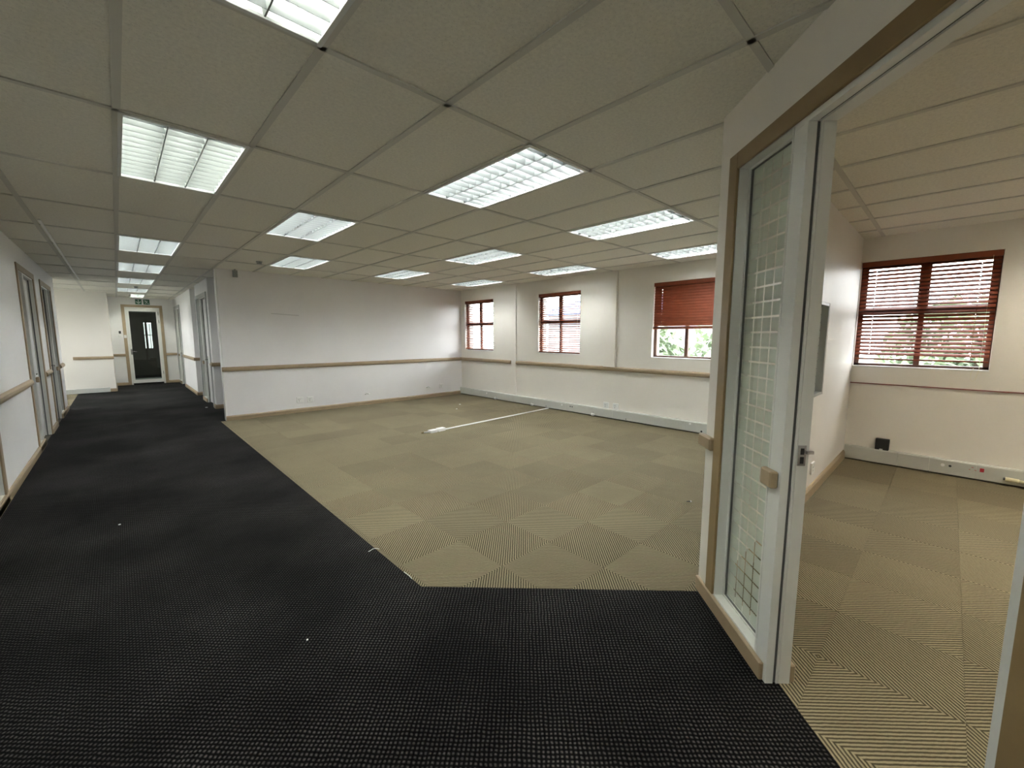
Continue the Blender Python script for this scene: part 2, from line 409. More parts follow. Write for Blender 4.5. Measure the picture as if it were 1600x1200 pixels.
# composite openings along walls (trim outer to trim outer), each 1.52 m
LC = [(8.00, 9.52, False), (10.20, 11.72, True), (4.31, 5.83, True)]      # left wall: start, end, mirrored
struct('wall_left', wall_y_run(XL - .12, XL, -3.3, 12.45, [(a + .07, b - .07, 0, 2.345) for a, b, _ in LC]), M['wall'])
RC = [(10.62, 12.14, True), (15.62, 17.14, True)]
struct('wall_corridor', wall_y_run(XR, XR + .12, 10.4, 12.2, [(10.69, 12.07, 0, 2.345)]), M['wall'])
struct('wall_corridor', wall_y_run(XR, XR + .12, 13.1, YD, [(15.69, 17.07, 0, 2.345)]), M['wall'])
struct('wall_recess', BM((XR + .12, 2.6, 10.4, 10.52, 0, ZC + .01), (XR + .12, 2.6, 12.08, 12.2, 0, ZC + .01), (XR + .12, 2.6, 13.1, 13.22, 0, ZC + .01),
      (2.6, 2.72, 8.9, YD, 0, ZC + .01)), M['wall'])
struct('wall_far', BM((-.11, .24, YD, YD + .12, 0, ZC + .01), (1.04, 1.52, YD, YD + .12, 0, ZC + .01), (.24, 1.04, YD, YD + .12, 2.37, ZC + .01)), M['wall'])
struct('wall_alcove', BM((-3.2, -.11, 15.6, 15.72, 0, ZC + .01), (-.23, -.11, 15.72, YD + .12, 0, ZC + .01), (-3.2, XL - .12, 12.33, 12.45, 0, ZC + .01)), M['wall_cream'])
struct('wall_side_room', BM((-2.6, -2.5, -3.3, 12.33, 0, ZC + .01), (-2.5, XL - .12, 5.95, 6.05, 0, ZC + .01)), M['wall'])
struct('wall_alcove', wall_y_run(-3.32, -3.2, 12.33, 15.72, [(13.2, 14.8, 1.0, 2.3)]), M['wall'])
struct('wall_office', BM((2.45, 3.95, .81, .93, 0, ZC + .01), (4.90, XW, .81, .93, 0, ZC + .01), (3.95, 4.90, .81, .93, 0, .96), (3.95, 4.90, .81, .93, 1.82, ZC + .01)), M['wall_gloss'])
# rooms behind corridor doors are closed off
# angled wall
def ang(s, o, z=0): return A + D*s + N*o + Vector((0, 0, z))
def abox(bm, s0, s1, o0, o1, z0, z1, O=A, dd=D, nn=N):
    P = [O + dd*s + nn*o for s, o in ((s0, o0), (s1, o0), (s1, o1), (s0, o1))]
    prism(bm, [(p.x, p.y) for p in P], z0, z1)
bm = bmesh.new()
abox(bm, 0, .185, 0, .105, 0, ZC + .01); abox(bm, .185, 1.56, 0, .105, 2.345, ZC + .01); abox(bm, 1.56, 2.45, 0, .105, 0, ZC + .01)
struct('wall_angled', bm, M['wall_cream'])
e = A + D*2.45
struct('wall_near', BM((e.x, e.x + .12, -3.3, e.y + .06, 0, ZC + .01)), M['wall'])
struct('wall_rear', BM((-.96, 6.78, -3.42, -3.3, 0, ZC + .01)), M['wall'])

# ------------------------------------------------------------------ rails and baseboards
RAILP = [(0, .885), (.018, .882), (.030, .893), (.034, .915), (.030, .940), (.020, .952), (.008, .960), (0, .960)]
BASEP = [(0, 0), (.020, 0), (.020, .062), (.012, .078), (.006, .086), (0, .086)]
tn = [1]
def rail(p0, axis, out, length, m='trim', prof=RAILP, nm=None):
    b = bmesh.new(); extrude_profile(b, prof, p0, axis, out, length)
    tn[0] += 1
    return struct(nm or ('trim_%d' % tn[0]), b, M[m])
Y, X = (0, 1, 0), (1, 0, 0); nY, nX = (0, -1, 0), (-1, 0, 0)
rail((1.30, YP, 0), X, nY, XW - 1.30)                       # partition chair rail
rail((XW, YP, 0), nY, nX, YP - 6.90)                        # window wall rails, broken by the slim pilaster
rail((XW, 6.72, 0), nY, nX, 6.72 - .93)
rail((XW, .81, 0), nY, nX, 3.9, 'maroon', [(0, .946), (.010, .946), (.010, .957), (0, .957)])
rail((XL, 5.83, 0), Y, X, 2.17); rail((XL, 11.72, 0), Y, X, .74)
rail((XL, 9.52, 0), Y, X, .68); rail((XL, -3.3, 0), Y, X, 7.6)
rail((-.86, 15.6, 0), X, nY, .765)
rail((-.11, YD, 0), X, nY, .27); rail((1.12, YD, 0), X, nY, .27)
rail((XR, 13.1, 0), Y, nX, 2.52); rail((XR - .03, 13.1, 0), X, nY, 1.2)
rail((XR - .03, 10.4, 0), X, nY, 1.2); rail((XR, 10.4, 0), Y, nX, .22)
bn = lambda s: 'baseboard_' + s
rail((1.31, YP, 0), X, nY, XW - 1.36, prof=BASEP, nm=bn('back'))
rail((XL, -3.3, 0), Y, X, 11.9, prof=BASEP, nm=bn('left')); 
rail((XL, 9.45, 0), Y, X, .80, prof=BASEP, nm=bn('left')); rail((XL, 11.12, 0), Y, X, 1.33, prof=BASEP, nm=bn('left'))
rail((-.11, YD, 0), X, nY, .27, prof=BASEP, nm=bn('far')); rail((1.12, YD, 0), X, nY, .27, prof=BASEP, nm=bn('far'))
rail((-.11, 15.6, 0), nX, nY, .12, prof=BASEP, nm=bn('alcove')); rail((-.11, 15.6, 0), Y, X, 1.69, prof=BASEP, nm=bn('alcove'))
rail((XR, 13.08, 0), Y, nX, 2.54, prof=BASEP, nm=bn('corridor')); rail((XR - .02, 13.1, 0), X, nY, 1.2, prof=BASEP, nm=bn('recess'))
rail((XR - .02, 10.4, 0), X, nY, 1.2, prof=BASEP, nm=bn('recess')); rail((XR, 10.38, 0), Y, nX, .24, prof=BASEP, nm=bn('corridor'))
rail((2.60, .81, 0), X, nY, XW - 2.65, prof=[(0, 0), (.022, 0), (.022, .085), (.014, .10), (.006, .108), (0, .108)], nm=bn('office'))
# pilasters of the window wall
bm = BM((XW - .022, XW, 6.72, 6.80, .18, ZC)); struct('trim_20', bm, M['wall_cream'], .003)
bm = BM((XW - .055, XW, 4.13, 4.375, .955, ZC)); struct('trim_21', bm, M['wall_cream'], .004)

# ------------------------------------------------------------------ glazed door units (side light + doorway) set into the walls
film_cache = {}
def door_unit(name, O, dd, nn, mirrored, trim_m, leaf, film=True, inner_base=True, label_leaf=None):
    """O: point on wall face at outer edge of first trim; dd along wall, nn into the wall. Opening 1.52 m wide, 0.12 m deep."""
    W_ = 1.51
    if mirrored: O = O + dd*W_; dd = -dd
    W_ = 1.51
    def bb(*q):
        b = bmesh.new()
        for x in q: abox(b, *x, O=O, dd=dd, nn=nn)
        return b
    # white aluminium frame: head, sill, jambs, mullion
    fr = struct(name, bb((.065, .083, 0, .105, .085, 2.345), (.083, .50, .0, .105, 2.333, 2.345), (.50, 1.435, .0, .033, 2.315, 2.345), (.50, 1.435, .047, .105, 2.315, 2.345),
                     (.58 - .025, .58, 0, .033, 0, 2.32), (.58 - .025, .58, .047, .056, 0, 2.32), (.58 - .025, .58, .058, .105, 0, 2.32),
                     (.495, .556, .002, .103, 0, 2.333), (.487, .497, -.001, .055, .086, 2.333),
                     (.083, .50, .0, .105, .0, .088),
                     (1.39, 1.418, -.002, .033, 0, 2.32), (1.39, 1.445, .047, .105, 0, 2.32)), M['alu'])
    obj('door_seal', bb((.556, .574, .032, .048, 0, 2.316), (.58, 1.39, .032, .048, 2.322, 2.338), (1.396, 1.42, .032, .048, 0, 2.316)), M['seal'], fr)
    obj('frame_bead', bb((.083, .094, .045, .058, .088, 2.333), (.083, .497, .045, .058, .088, .097), (.083, .497, .045, .058, 2.324, 2.333)), M['alu'], fr)
    obj('glazing_gasket', bb((.094, .099, .052, .0615, .097, 2.324), (.094, .497, .052, .0615, .097, .100), (.094, .497, .052, .0615, 2.320, 2.324)), M['seal'], fr)
    obj('pane', bb((.085, .50, .0620, .0670, .090, 2.332)), M['glass'], fr)
    # timber architrave
    obj('architrave', bb((0, .08, -.014, 0, .086, 2.415), (.08, 1.43, -.014, 0, 2.335, 2.415), (1.415, 1.51, -.014, 0, 0, 2.415)), trim_m, fr, .003)
    obj('skirting', bb((-.12 if film else 0, .565, -.020, 0, 0, .084)), M['trim'], fr, .005)
    if inner_base: obj('skirting', bb((.10, .576, .105, .132, 0, .084)), M['trim'], fr, .005)
    # rail stub on the mullion
    rb = bmesh.new()
    prism(rb, [((O + dd*s + nn*o).x, (O + dd*s + nn*o).y) for s, o in ((.478, -.002), (.482, -.026), (.492, -.034), (.562, -.034), (.57, -.026), (.57, -.002))], .880, .952)
    obj('rail_stub', rb, M['trim'], fr, .008, label='short tan chair rail stub on the white mullion')
    if film:
        s0, p, g = .105, .0718, .0045
        edges = [.105, .168 + .0045, .2445, .316, .387]
        vs = [.10, .173 - .0, .245, .316, .387, .50]
        lines_s = [.094, .173, .245, .316, .50]
        zz = [2.326] + [2.25 - k*p for k in range(0, 30)] + [.098]
        for i in range(len(lines_s) - 1):
            for k in range(len(zz) - 1):
                a0, a1 = lines_s[i] + (g if i else 0), lines_s[i+1] - (g if i < len(lines_s) - 2 else 0)
                z1, z0 = zz[k] - (g if k else 0), zz[k+1] + (g if k < len(zz) - 2 else 0)
                if z1 - z0 < .01: continue
                if i == len(lines_s) - 2: pass
                obj('film_square', bb((a0, a1, .0672, .0680, z0, z1)), M['film'], fr)
    if leaf == 'closed':
        lf = obj('door_leaf', bb((.585, 1.385, 0.058, .098, .01, 2.31)), M['white'], fr, .002)
        h = bmesh.new(); q0 = O + dd*.64 + nn*.058
        tube(h, [q0 + Vector((0, 0, .98)), q0 - nn*.045 + Vector((0, 0, .98)), q0 - nn*.05 + dd*.02 + Vector((0, 0, .98)), q0 - nn*.05 + dd*.12 + Vector((0, 0, .978))], .009)
        obj('door_handle', h, M['chrome'], lf, smooth=True)
        obj('lock_plate', bb((.625, .655, .052, .058, .88, 1.05)), M['chrome'], lf)
    return fr
# angled office doorway: its architrave starts .12 m from the wall corner
du = door_unit('door_1', A + D*.12, D, N, False, M['trim_dark'], None)
# strike plate of that doorway
b = bmesh.new(); abox(b, .699, .7025, .060, .092, .985, 1.07); sp_ = obj('strike_plate', b, M['chrome'], du)
b = bmesh.new(); abox(b, .7022, .7035, .070, .084, 1.032, 1.058); abox(b, .7022, .7035, .070, .084, .994, 1.022); obj('keep_hole', b, M['black'], sp_)
b = bmesh.new(); abox(b, .7025, .712, .090, .118, 1.036, 1.048); obj('strike_lip', b, M['chrome'], sp_)
b = bmesh.new(); abox(b, -.034, .12, -.034, .0, .880, .952)
struct('trim_22', b, M['trim'], .008)
for k, (a, b_, mir) in enumerate(LC):
    door_unit('door_%d' % (k + 2), Vector((XL, a, 0)), Vector((0, 1, 0)), Vector((-1, 0, 0)), mir, M['trim'], 'closed', film=False, inner_base=False)
for k, (a, b_, mir) in enumerate(RC):
    door_unit('door_%d' % (k + 5), Vector((XR, a, 0)), Vector((0, 1, 0)), Vector((1, 0, 0)), mir, M['alu_grey'], 'closed', film=False, inner_base=False)
# frosted internal window of the office wall
iw = struct('window_5', BM((3.95, 4.90, .813, .927, .96, .985), (3.95, 4.90, .813, .927, 1.795, 1.82), (3.95, 3.975, .813, .927, .985, 1.795), (4.875, 4.90, .813, .927, .985, 1.795)), M['alu_grey'])
obj('pane', BM((3.975, 4.875, .868, .873, .985, 1.795)), M['glass'], iw)
for i in range(12):
    for k in range(11):
        obj('film_square', BM((3.978 + i*.0747, 3.978 + i*.0747 + .067, .8655, .8675, .988 + k*.0734, .988 + k*.0734 + .0655)), M['film'], iw)

# ------------------------------------------------------------------ windows
def window(name, y0, y1):
    x0, x1 = XW + .075, XW + .12
    ym = (y0 + y1)/2
    fr = struct(name, BM((x0, x1, y0, y0 + .045, WZ0, WZ1), (x0, x1, y1 - .045, y1, WZ0, WZ1), (x0, x1, y0, y1, WZ0, WZ0 + .03), (x0, x1, y0, y1, WZ1 - .05, WZ1)), M['frame_brown'])
    obj('mullion', BM((x0 - .004, x1, ym - .026, ym + .026, WZ0 + .03, WZ1 - .05)), M['frame_brown'], fr, .003)
    obj('transom', BM((x0 - .004, x1, y0 + .045, y1 - .045, 1.765, 1.83)), M['frame_brown'], fr, .003)
    for a, b_ in ((y0 + .045, ym - .026), (ym + .026, y1 - .045)):
        s = BM((x0 - .008, x1 - .01, a, a + .02, 1.83, WZ1 - .05), (x0 - .008, x1 - .01, b_ - .02, b_, 1.83, WZ1 - .05), (x0 - .008, x1 - .01, a + .02, b_ - .02, 1.83, 1.855), (x0 - .008, x1 - .01, a + .02, b_ - .02, WZ1 - .075, WZ1 - .05))
        obj('casement', s, M['frame_brown'], fr, .002)
        obj('pane', BM((x0 + .018, x0 + .022, a, b_, WZ0 + .03, 1.765)), M['glass'], fr)
        obj('pane', BM((x0 + .018, x0 + .022, a, b_, 1.83, WZ1 - .05)), M['glass'], fr)
    obj('sill', BM((XW - .004, XW + .075, y0, y1, WZ0 - .012, WZ0 + .002)), M['white'], fr, .002)
    return fr
for k, (a, b_) in enumerate(WIN): window('window_%d' % (k + 1), a, b_)
# alcove window lighting the alcove from its far side
fr = struct('window_6', BM((-3.3, -3.24, 13.2, 13.25, 1.0, 2.3), (-3.3, -3.24, 14.75, 14.8, 1.0, 2.3), (-3.3, -3.24, 13.2, 14.8, 1.0, 1.05), (-3.3, -3.24, 13.2, 14.8, 2.25, 2.3), (-3.3, -3.24, 13.97, 14.03, 1.05, 2.25)), M['frame_brown'])
obj('pane', BM((-3.28, -3.275, 13.25, 14.75, 1.05, 2.25)), M['glass'], fr)

# ------------------------------------------------------------------ venetian blinds
def slat_mesh(L, tilt, holes):
    """slat .05 deep, L long, bent a little; holes: y positions of cord slots"""
    bm = bmesh.new(); dpt = .050; th = .0028
    prof = [(-.025, 0), (-.005, .0022), (.005, .0022), (.025, 0)]
    hy = []
    for h in holes: hy += [h - .004, h + .004]
    ys = [-L/2] + hy + [L/2]
    c, s = math.cos(tilt), math.sin(tilt)
    R_ = lambda u, w: (u*c - w*s, u*s + w*c)
    grid = []
    for y in ys:
        row = []
        for (u, w) in prof:
            a = R_(u, w); b2 = R_(u, w - th)
            row.append((bm.verts.new((a[0], y, a[1])), bm.verts.new((b2[0], y, b2[1]))))
        grid.append(row)
    for i in range(len(ys) - 1):
        hole = (i % 2 == 1)
        for j in range(3):
            if hole and j == 1: continue
            for t in (0, 1):
                bm.faces.new((grid[i][j][t], grid[i][j+1][t], grid[i+1][j+1][t], grid[i+1][j][t]))
        bm.faces.new((grid[i][0][0], grid[i][0][1], grid[i+1][0][1], grid[i+1][0][0]))
        bm.faces.new((grid[i][3][0], grid[i][3][1], grid[i+1][3][1], grid[i+1][3][0]))
        if hole:
            for j in (1, 2): bm.faces.new((grid[i][j][0], grid[i][j][1], grid[i+1][j][1], grid[i+1][j][0]))
    for g in (grid[0], grid[-1]):
        for j in range(3): bm.faces.new((g[j][0], g[j+1][0], g[j+1][1], g[j][1]))
    return mesh('slat', bm, M['slat'])
def blind(y0, y1, tilt, zbot, label, nslat=None, stack=0, cord=False, headw=.052):
    L = y1 - y0 - .02; yc = (y0 + y1)/2
    t = thing('venetian_blind', label, 'blind', (XW + .034, yc, WZ0), 0)
    top = WZ1 - WZ0
    obj('head_rail', BM((-.032, .024, -L/2 - .006, L/2 + .006, top - .062, top - .002)), M['slat'], t, .003)
    holes = [-L/2 + .13, L/2 - .13]
    me = slat_mesh(L, tilt, holes)
    pitch = .0435; z = top - .075; zb = zbot - WZ0
    while z > zb + .03 + stack*.005:
        o = obj('slat', me, None, t); o.location = (0, 0, z + random.uniform(-.0008, .0008)); o.rotation_euler = (0, random.uniform(-.02, .02), 0); z -= pitch
    if stack:
        me2 = slat_mesh(L, .04, holes)
        for k in range(stack):
            o = obj('slat', me2, None, t); o.location = (0, random.uniform(-.002, .002), zb + .022 + k*.005)
    obj('bottom_rail', BM((-.024, .024, -L/2, L/2, zb, zb + .018)), M['slat'], t, .002)
    for h in holes:
        for xx in (-.026, .026):
            b = bmesh.new(); tube(b, [(xx, h, top - .06), (xx, h, zb + .01)], .0009, 4); obj('ladder_cord', b, M['slat'], t)
    b = bmesh.new(); yy = -L/2 + .06
    pts = [(-.034, yy, top - .05)]
    if cord:
        pts += [(-.04, yy - .0, .0), (-.046, yy + .012, -.07), (-.046, yy + .02, -.105), (-.046, yy + .035, -.12), (-.046, yy + .05, -.105), (-.046, yy + .055, -.05), (-.04, yy + .04, .02)]
    else:
        pts += [(-.034, yy, .35)]
    tube(b, pts, .0016, 5); obj('pull_cord', b, M['cream'], t)
    return t
R = math.radians
blind(*WIN[0], R(26), 1.185, 'open red-brown slatted blind over the window in the far corner beside the long partition')
blind(*WIN[1], R(24), 1.178, 'open red-brown slatted blind over the middle window between the slim and the wide pilaster')
blind(*WIN[2], R(72), 1.628, 'closed red-brown slatted blind raised half way up, bare panes below', stack=5)
blind(*WIN[3], R(37), 1.238, 'tilted red-brown slatted blind in the side office with a cord loop below its sill', cord=True)

# ------------------------------------------------------------------ ceiling lights
def louvre_light(label, tube_m, w=TW, name='ceiling_light'):
    t = thing(name, label, 'light', (0, 0, 0))
    h = w/2 - .006; k = TL/2 - .006
    b = BM((-h, -h + .02, -k, k, -.006, .003), (h - .02, h, -k, k, -.006, .003), (-h + .02, h - .02, -k, -k + .02, -.006, .003), (-h + .02, h - .02, k - .02, k, -.006, .003))
    obj('frame', b, M['housing'], t, .001)
    i = h - .02; j = k - .02
    b = BM((-i - .002, -i, -j, j, .003, .10), (i, i + .002, -j, j, .003, .10), (-i, i, -j - .002, -j, .003, .10), (-i, i, j, j + .002, .003, .10), (-i, i, -j, j, .10, .104))
    obj('housing', b, M['housing'], t)
    ncell = 3 if w > .5 else 2
    cw = 2*i/ncell
    for c in range(ncell):
        b = bmesh.new(); tube(b, [(-i + cw*(c + .5), -j + .03, .078), (-i + cw*(c + .5), j - .03, .078)], .013, 10)
        obj('lamp_tube', b, tube_m, t, smooth=True)
    for c in range(1, ncell):
        b = bmesh.new(); x = -i + cw*c
        extrude_profile(b, [(-.003, .0), (.003, .0), (.014, .048), (-.014, .048)], (x, -j, 0), (0, 1, 0), (1, 0, 0), 2*j)
        obj('louvre_divider', b, M['blade'], t)
    b = bmesh.new()
    extrude_profile(b, [(-.0015, .0), (.0015, .0), (.011, .046), (-.011, .046)], (-i, 0, 0), (1, 0, 0), (0, 1, 0), 2*i)
    me = mesh('louvre_blade', b, M['blade'])
    nb = 13
    for q in range(nb):
        o = obj('louvre_blade', me, None, t); o.location = (0, -j + 2*j*(q + .5)/nb, 0)
    return t
def lpos(c, r): return (GX + (c + .5)*TW, GY + (r + .5)*TL, ZC)
LL = {
 (0, -1): 'ceiling light above the black carpet, cut off by the top edge of the photo',
 (0, 1): 'largest whole louvred ceiling light over the black corridor carpet',
 (0, 4): 'corridor ceiling light, second whole one in the row toward the glass door',
 (0, 6): 'corridor ceiling light, third whole one in the row toward the glass door',
 (0, 8): 'corridor ceiling light, fourth whole one in the row toward the glass door',
 (0, 10): 'corridor ceiling light, fifth whole one in the row, just before the small square light',
 (2, 2): 'louvred ceiling light nearest the corridor in the open room, left of the nearest room light',
 (3, 4): 'small-looking louvred ceiling light just in front of the left end of the long partition',
 (3, 0): 'nearest and largest louvred ceiling light over the beige room carpet',
 (6, 0): 'louvred ceiling light with dark cells, between the largest room light and the angled office wall',
 (6, 2): 'louvred ceiling light in the centre of the open room ceiling',
 (6, 4): 'louvred ceiling light close to the middle of the long partition',
 (9, 0): 'louvred ceiling light by the window wall above the half-raised blind, cut by the angled wall',
 (9, 2): 'louvred ceiling light by the window wall above the middle window',
 (9, 4): 'louvred ceiling light by the window wall nearest the far corner window',
 (0, -3): 'louvred ceiling light in the corridor behind the viewer',
 (6, -3): 'unseen louvred light added to brighten the side office, nearer its door',
 (4, -3): 'unseen louvred light added to brighten the side office, just inside its door',
 (9, -3): 'unseen louvred light added to brighten the side office, nearer its window',
 (-3, 9): 'unseen louvred light added to brighten the alcove left of the corridor end',  # added lamp out of view, brightens the alcove's back wall
}
protos = {}
for key in LIGHTS:
    c, r = key
    kind = 'tube_warm' if (r == -3 and c > 0) else ('tube' if key in ((0, 1), (0, -1), (0, -3)) else 'tube_cool')
    if kind not in protos:
        protos[kind] = louvre_light(LL[key], M[kind]); protos[kind].location = lpos(c, r)
    else: dup(protos[kind], lpos(c, r), 0, LL[key])
M['tube_end'] = mat('bright_lamp_tube', (.8, .8, .8), .4, emit=((.97, 1.0, .92), TUBE_STRENGTH * 2))
sm = louvre_light('small square-looking ceiling light directly before the exit signs', M['tube_end'], w=.34); sm.location = (.535, 16.4, ZC)

# ------------------------------------------------------------------ glass corridor door and signs
d = struct('door_7', BM((.235, .275, YD - .02, YD + .10, 0, 2.375), (1.005, 1.045, YD - .02, YD + .10, 0, 2.375), (.275, 1.005, YD - .02, YD + .10, 2.335, 2.375)), M['alu'])
obj('architrave', BM((.16, .235, YD - .016, YD, 0, 2.45), (1.045, 1.12, YD - .016, YD, 0, 2.45), (.235, 1.045, YD - .016, YD, 2.375, 2.45)), M['trim'], d, .002)
lf = obj('door_leaf', BM((.277, .325, YD + .0, YD + .04, .045, 2.333), (.955, 1.003, YD, YD + .04, .045, 2.333), (.325, .955, YD, YD + .04, 2.255, 2.333), (.325, .955, YD, YD + .04, .045, .15)), M['alu'], d)
obj('pane', BM((.325, .955, YD + .017, YD + .023, .15, 2.255)), M['glass_dark'], lf)
b = bmesh.new(); tube(b, [(.305, YD, 1.02), (.305, YD - .05, 1.02), (.32, YD - .055, 1.02), (.42, YD - .055, 1.02)], .011); obj('door_handle', b, M['chrome'], lf, smooth=True)
obj('lock_plate', BM((.288, .322, YD - .006, YD, .93, 1.1)), M['chrome'], lf)
obj('door_closer', BM((.75, .93, YD - .04, YD - .002, 2.285, 2.33)), M['alu'], lf)
for z in (.3, 1.9, 2.15): obj('hinge', BM((1.0, 1.012, YD - .03, YD - .02, z, z + .1)), M['chrome'], lf)
def sign(x0, label):
    t = thing('exit_sign', label, 'sign', (x0, YD - .012, 2.468))
    obj('sign_plate', BM((0, .146, 0, .011, 0, .155)), M['green'], t, .001)
    obj('sign_border', BM((-.004, .15, .002, .009, -.004, .159)), M['white'], t)
    return t
def flat(bm, pts, y0=-.003, y1=.001):
    a = [bm.verts.new((p[0], y0, p[1])) for p in pts]; b2 = [bm.verts.new((p[0], y1, p[1])) for p in pts]
    n = len(pts); bm.faces.new(a); bm.faces.new(b2[::-1])
    for i in range(n): bm.faces.new((a[i], a[(i+1) % n], b2[(i+1) % n], b2[i]))
s1 = sign(.498, 'green sign with a white down arrow above the glass door, left of its pair')
b = bmesh.new(); flat(b, [(.064, .14), (.082, .14), (.082, .058), (.064, .058)]); flat(b, [(.073, .018), (.128, .072), (.124, .096), (.073, .045)]); flat(b, [(.073, .018), (.073, .045), (.022, .096), (.018, .072)])
obj('arrow', b, M['white'], s1)
s2 = sign(.686, 'green sign with a white running figure above the glass door, right of its pair')
b = bmesh.new()
flat(b, [(.040 + .012*math.cos(k), .124 + .012*math.sin(k)) for k in [i*math.pi/4 for i in range(8)]])
flat(b, [(.044, .112), (.062, .108), (.088, .066), (.070, .058)])
flat(b, [(.058, .108), (.098, .112), (.108, .094), (.100, .090), (.092, .102), (.064, .100)])
flat(b, [(.048, .108), (.054, .100), (.036, .078), (.020, .080), (.020, .088), (.034, .088)])
flat(b, [(.074, .070), (.088, .068), (.112, .040), (.130, .024), (.122, .016), (.100, .034)])
flat(b, [(.070, .066), (.080, .060), (.062, .032), (.034, .030), (.034, .040), (.056, .042)])
obj('running_figure', b, M['white'], s2)
kp = thing('access_keypad', 'small black and white access reader on the wall left of the glass door', 'keypad', (.06, YD, 1.50))
obj('reader', BM((0, .05, -.02, 0, .07, .15)), M['black'], kp, .003); obj('button_box', BM((-.01, .06, -.018, 0, -.03, .05)), M['white'], kp, .003)
tag(obj('door_magnet', BM((.165, .225, YD - .045, YD - .016, 1.44, 1.53)), M['white'], None, .003), 'small white box on the left architrave of the glass door', 'lock')
# lobby behind the glass door
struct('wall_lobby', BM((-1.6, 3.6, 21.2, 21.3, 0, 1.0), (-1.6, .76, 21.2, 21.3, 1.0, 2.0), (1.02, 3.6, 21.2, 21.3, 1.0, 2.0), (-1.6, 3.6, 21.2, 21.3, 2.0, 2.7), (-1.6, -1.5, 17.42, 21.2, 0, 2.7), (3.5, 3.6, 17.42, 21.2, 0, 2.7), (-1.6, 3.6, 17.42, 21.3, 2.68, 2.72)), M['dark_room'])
struct('window_7', BM((.76, .78, 21.21, 21.26, 1.0, 2.0), (1.0, 1.02, 21.21, 21.26, 1.0, 2.0), (.81, .875, 21.21, 21.26, 1.0, 2.0), (.94, .955, 21.21, 21.26, 1.0, 2.0), (.76, 1.02, 21.21, 21.26, 1.52, 1.55), (.76, 1.02, 21.21, 21.26, 1.0, 1.03)), M['frame_brown'])
obj('pane', BM((.78, 1.0, 21.23, 21.235, 1.03, 1.98)), M['glass_tint'], bpy.data.objects['window_7'])
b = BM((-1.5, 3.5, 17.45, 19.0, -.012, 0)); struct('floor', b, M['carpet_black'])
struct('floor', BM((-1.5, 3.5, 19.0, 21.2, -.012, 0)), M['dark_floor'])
ls = thing('lobby_screen', 'white framed glass screen seen through the far glass door', 'screen', (1.0, 19.0, 0))
obj('frame', BM((-2.4, 2.4, 0, .05, 0, .06), (-2.4, 2.4, 0, .05, 2.3, 2.36), (.18, .24, 0, .05, .06, 2.3), (-.95, -.89, 0, .05, .06, 2.3)), M['alu'], ls)

# ------------------------------------------------------------------ trunking, sockets and small things on the walls
def trunking(y0, y1, label, joints):
    t = thing('cable_trunking', label, 'trunking', (XW - .003, y0, 0)); L = y1 - y0
    edges = [0] + joints + [L]
    for a, b_ in zip(edges[:-1], edges[1:]):
        bm = bmesh.new(); extrude_profile(bm, [(0, .018), (.052, .018), (.058, .024), (.058, .166), (.050, .178), (0, .178)], (0, a + .001, 0), (0, 1, 0), (-1, 0, 0), b_ - a - .002)
        obj('cover_panel', bm, M['trunk'], t)
    obj('back_channel', BM((-.03, 0, .002, L - .002, 0, .02)), M['slab'], t)
    return t
trunking(.94, YP - .005, 'long grey-green cable trunking along the foot of the window wall in the open room', [1.87, 1.99, 3.2, 4.3, 5.9])
trunking(-3.25, .80, 'grey cable trunking under the tilted blind in the side office', [1.9, 2.95, 3.30, 3.56])
t = thing('cable_trunking', 'pale grey trunking at the foot of the alcove wall at the corridor end', 'trunking', (-3.15, 15.597, 0))
obj('cover_panel', BM((0, 2.92, -.05, 0, 0, .12)), M['trunk'], t, .004)
XT = XW - .058
def socket(loc, axis, label, kind='socket'):
    """square plate .12 x .11; axis 'x': on a wall facing -x; 'y': facing -y"""
    t = thing('power_socket', label, 'socket', loc, 0 if axis == 'y' else -math.pi/2)
    obj('plate', BM((-.058, .058, -.016, 0, 0, .112)), M['white'], t, .003)
    obj('rocker_switch', BM((.018, .038, -.019, -.016, .066, .096)), M['white'], t, .001)
    obj('pin_holes', BM((-.030, -.022, -.0165, -.0155, .062, .074), (-.008, 0, -.0165, -.0155, .062, .074), (-.020, -.010, -.0165, -.0155, .030, .044)), M['black'], t)
    return t
socket((2.54, YP, .195), 'y', 'white wall socket low on the long partition, left one of the side-by-side pair')
socket((2.735, YP, .185), 'y', 'white wall socket low on the long partition, right one of the side-by-side pair')
socket((5.875, YP, .20), 'y', 'single white socket low on the long partition near the far corner')
socket((XW, 4.315, .180), 'x', 'white socket sitting above the long trunking, the one nearer the far corner')
socket((XW, 4.11, .180), 'x', 'white socket sitting above the long trunking, the one nearer the angled office wall')
socket((4.70, .81, .215), 'y', 'white socket on the side office wall seen past the door strike plate')
for x, z, l in ((3.91, .245, 'small white cable stub on the long partition, nearer its left end'), (5.47, .265, 'small white cable stub on the long partition, beside the single socket')):
    t = thing('cable_stub', l, 'cable', (x, YP, z))
    b = bmesh.new(); tube(b, [(0, 0, 0), (0, -.02, .004), (.02, -.045, 0), (.05, -.05, -.004)], .012); obj('plug_body', b, M['white'], t, smooth=True)
    b = bmesh.new(); tube(b, [(.0, -.03, 0), (-.05, -.035, -.012)], .008); obj('cable_end', b, M['trunk'], t, smooth=True)
for y, z, l in ((7.35, .035, 'small white cable outlet under the far corner window at the trunking foot'), (6.15, .03, 'small white cable outlet on the trunking just beyond the floor duct'), (4.56, .03, 'small white cable outlet on the trunking below the pair of sockets')):
    t = thing('cable_outlet', l, 'outlet', (XT, y, z))
    obj('body', BM((-.045, 0, -.028, .028, -.018, .03)), M['white'], t, .006); obj('hole', BM((-.003, 0, -.022, .022, .031, .052)), M['black'], t)
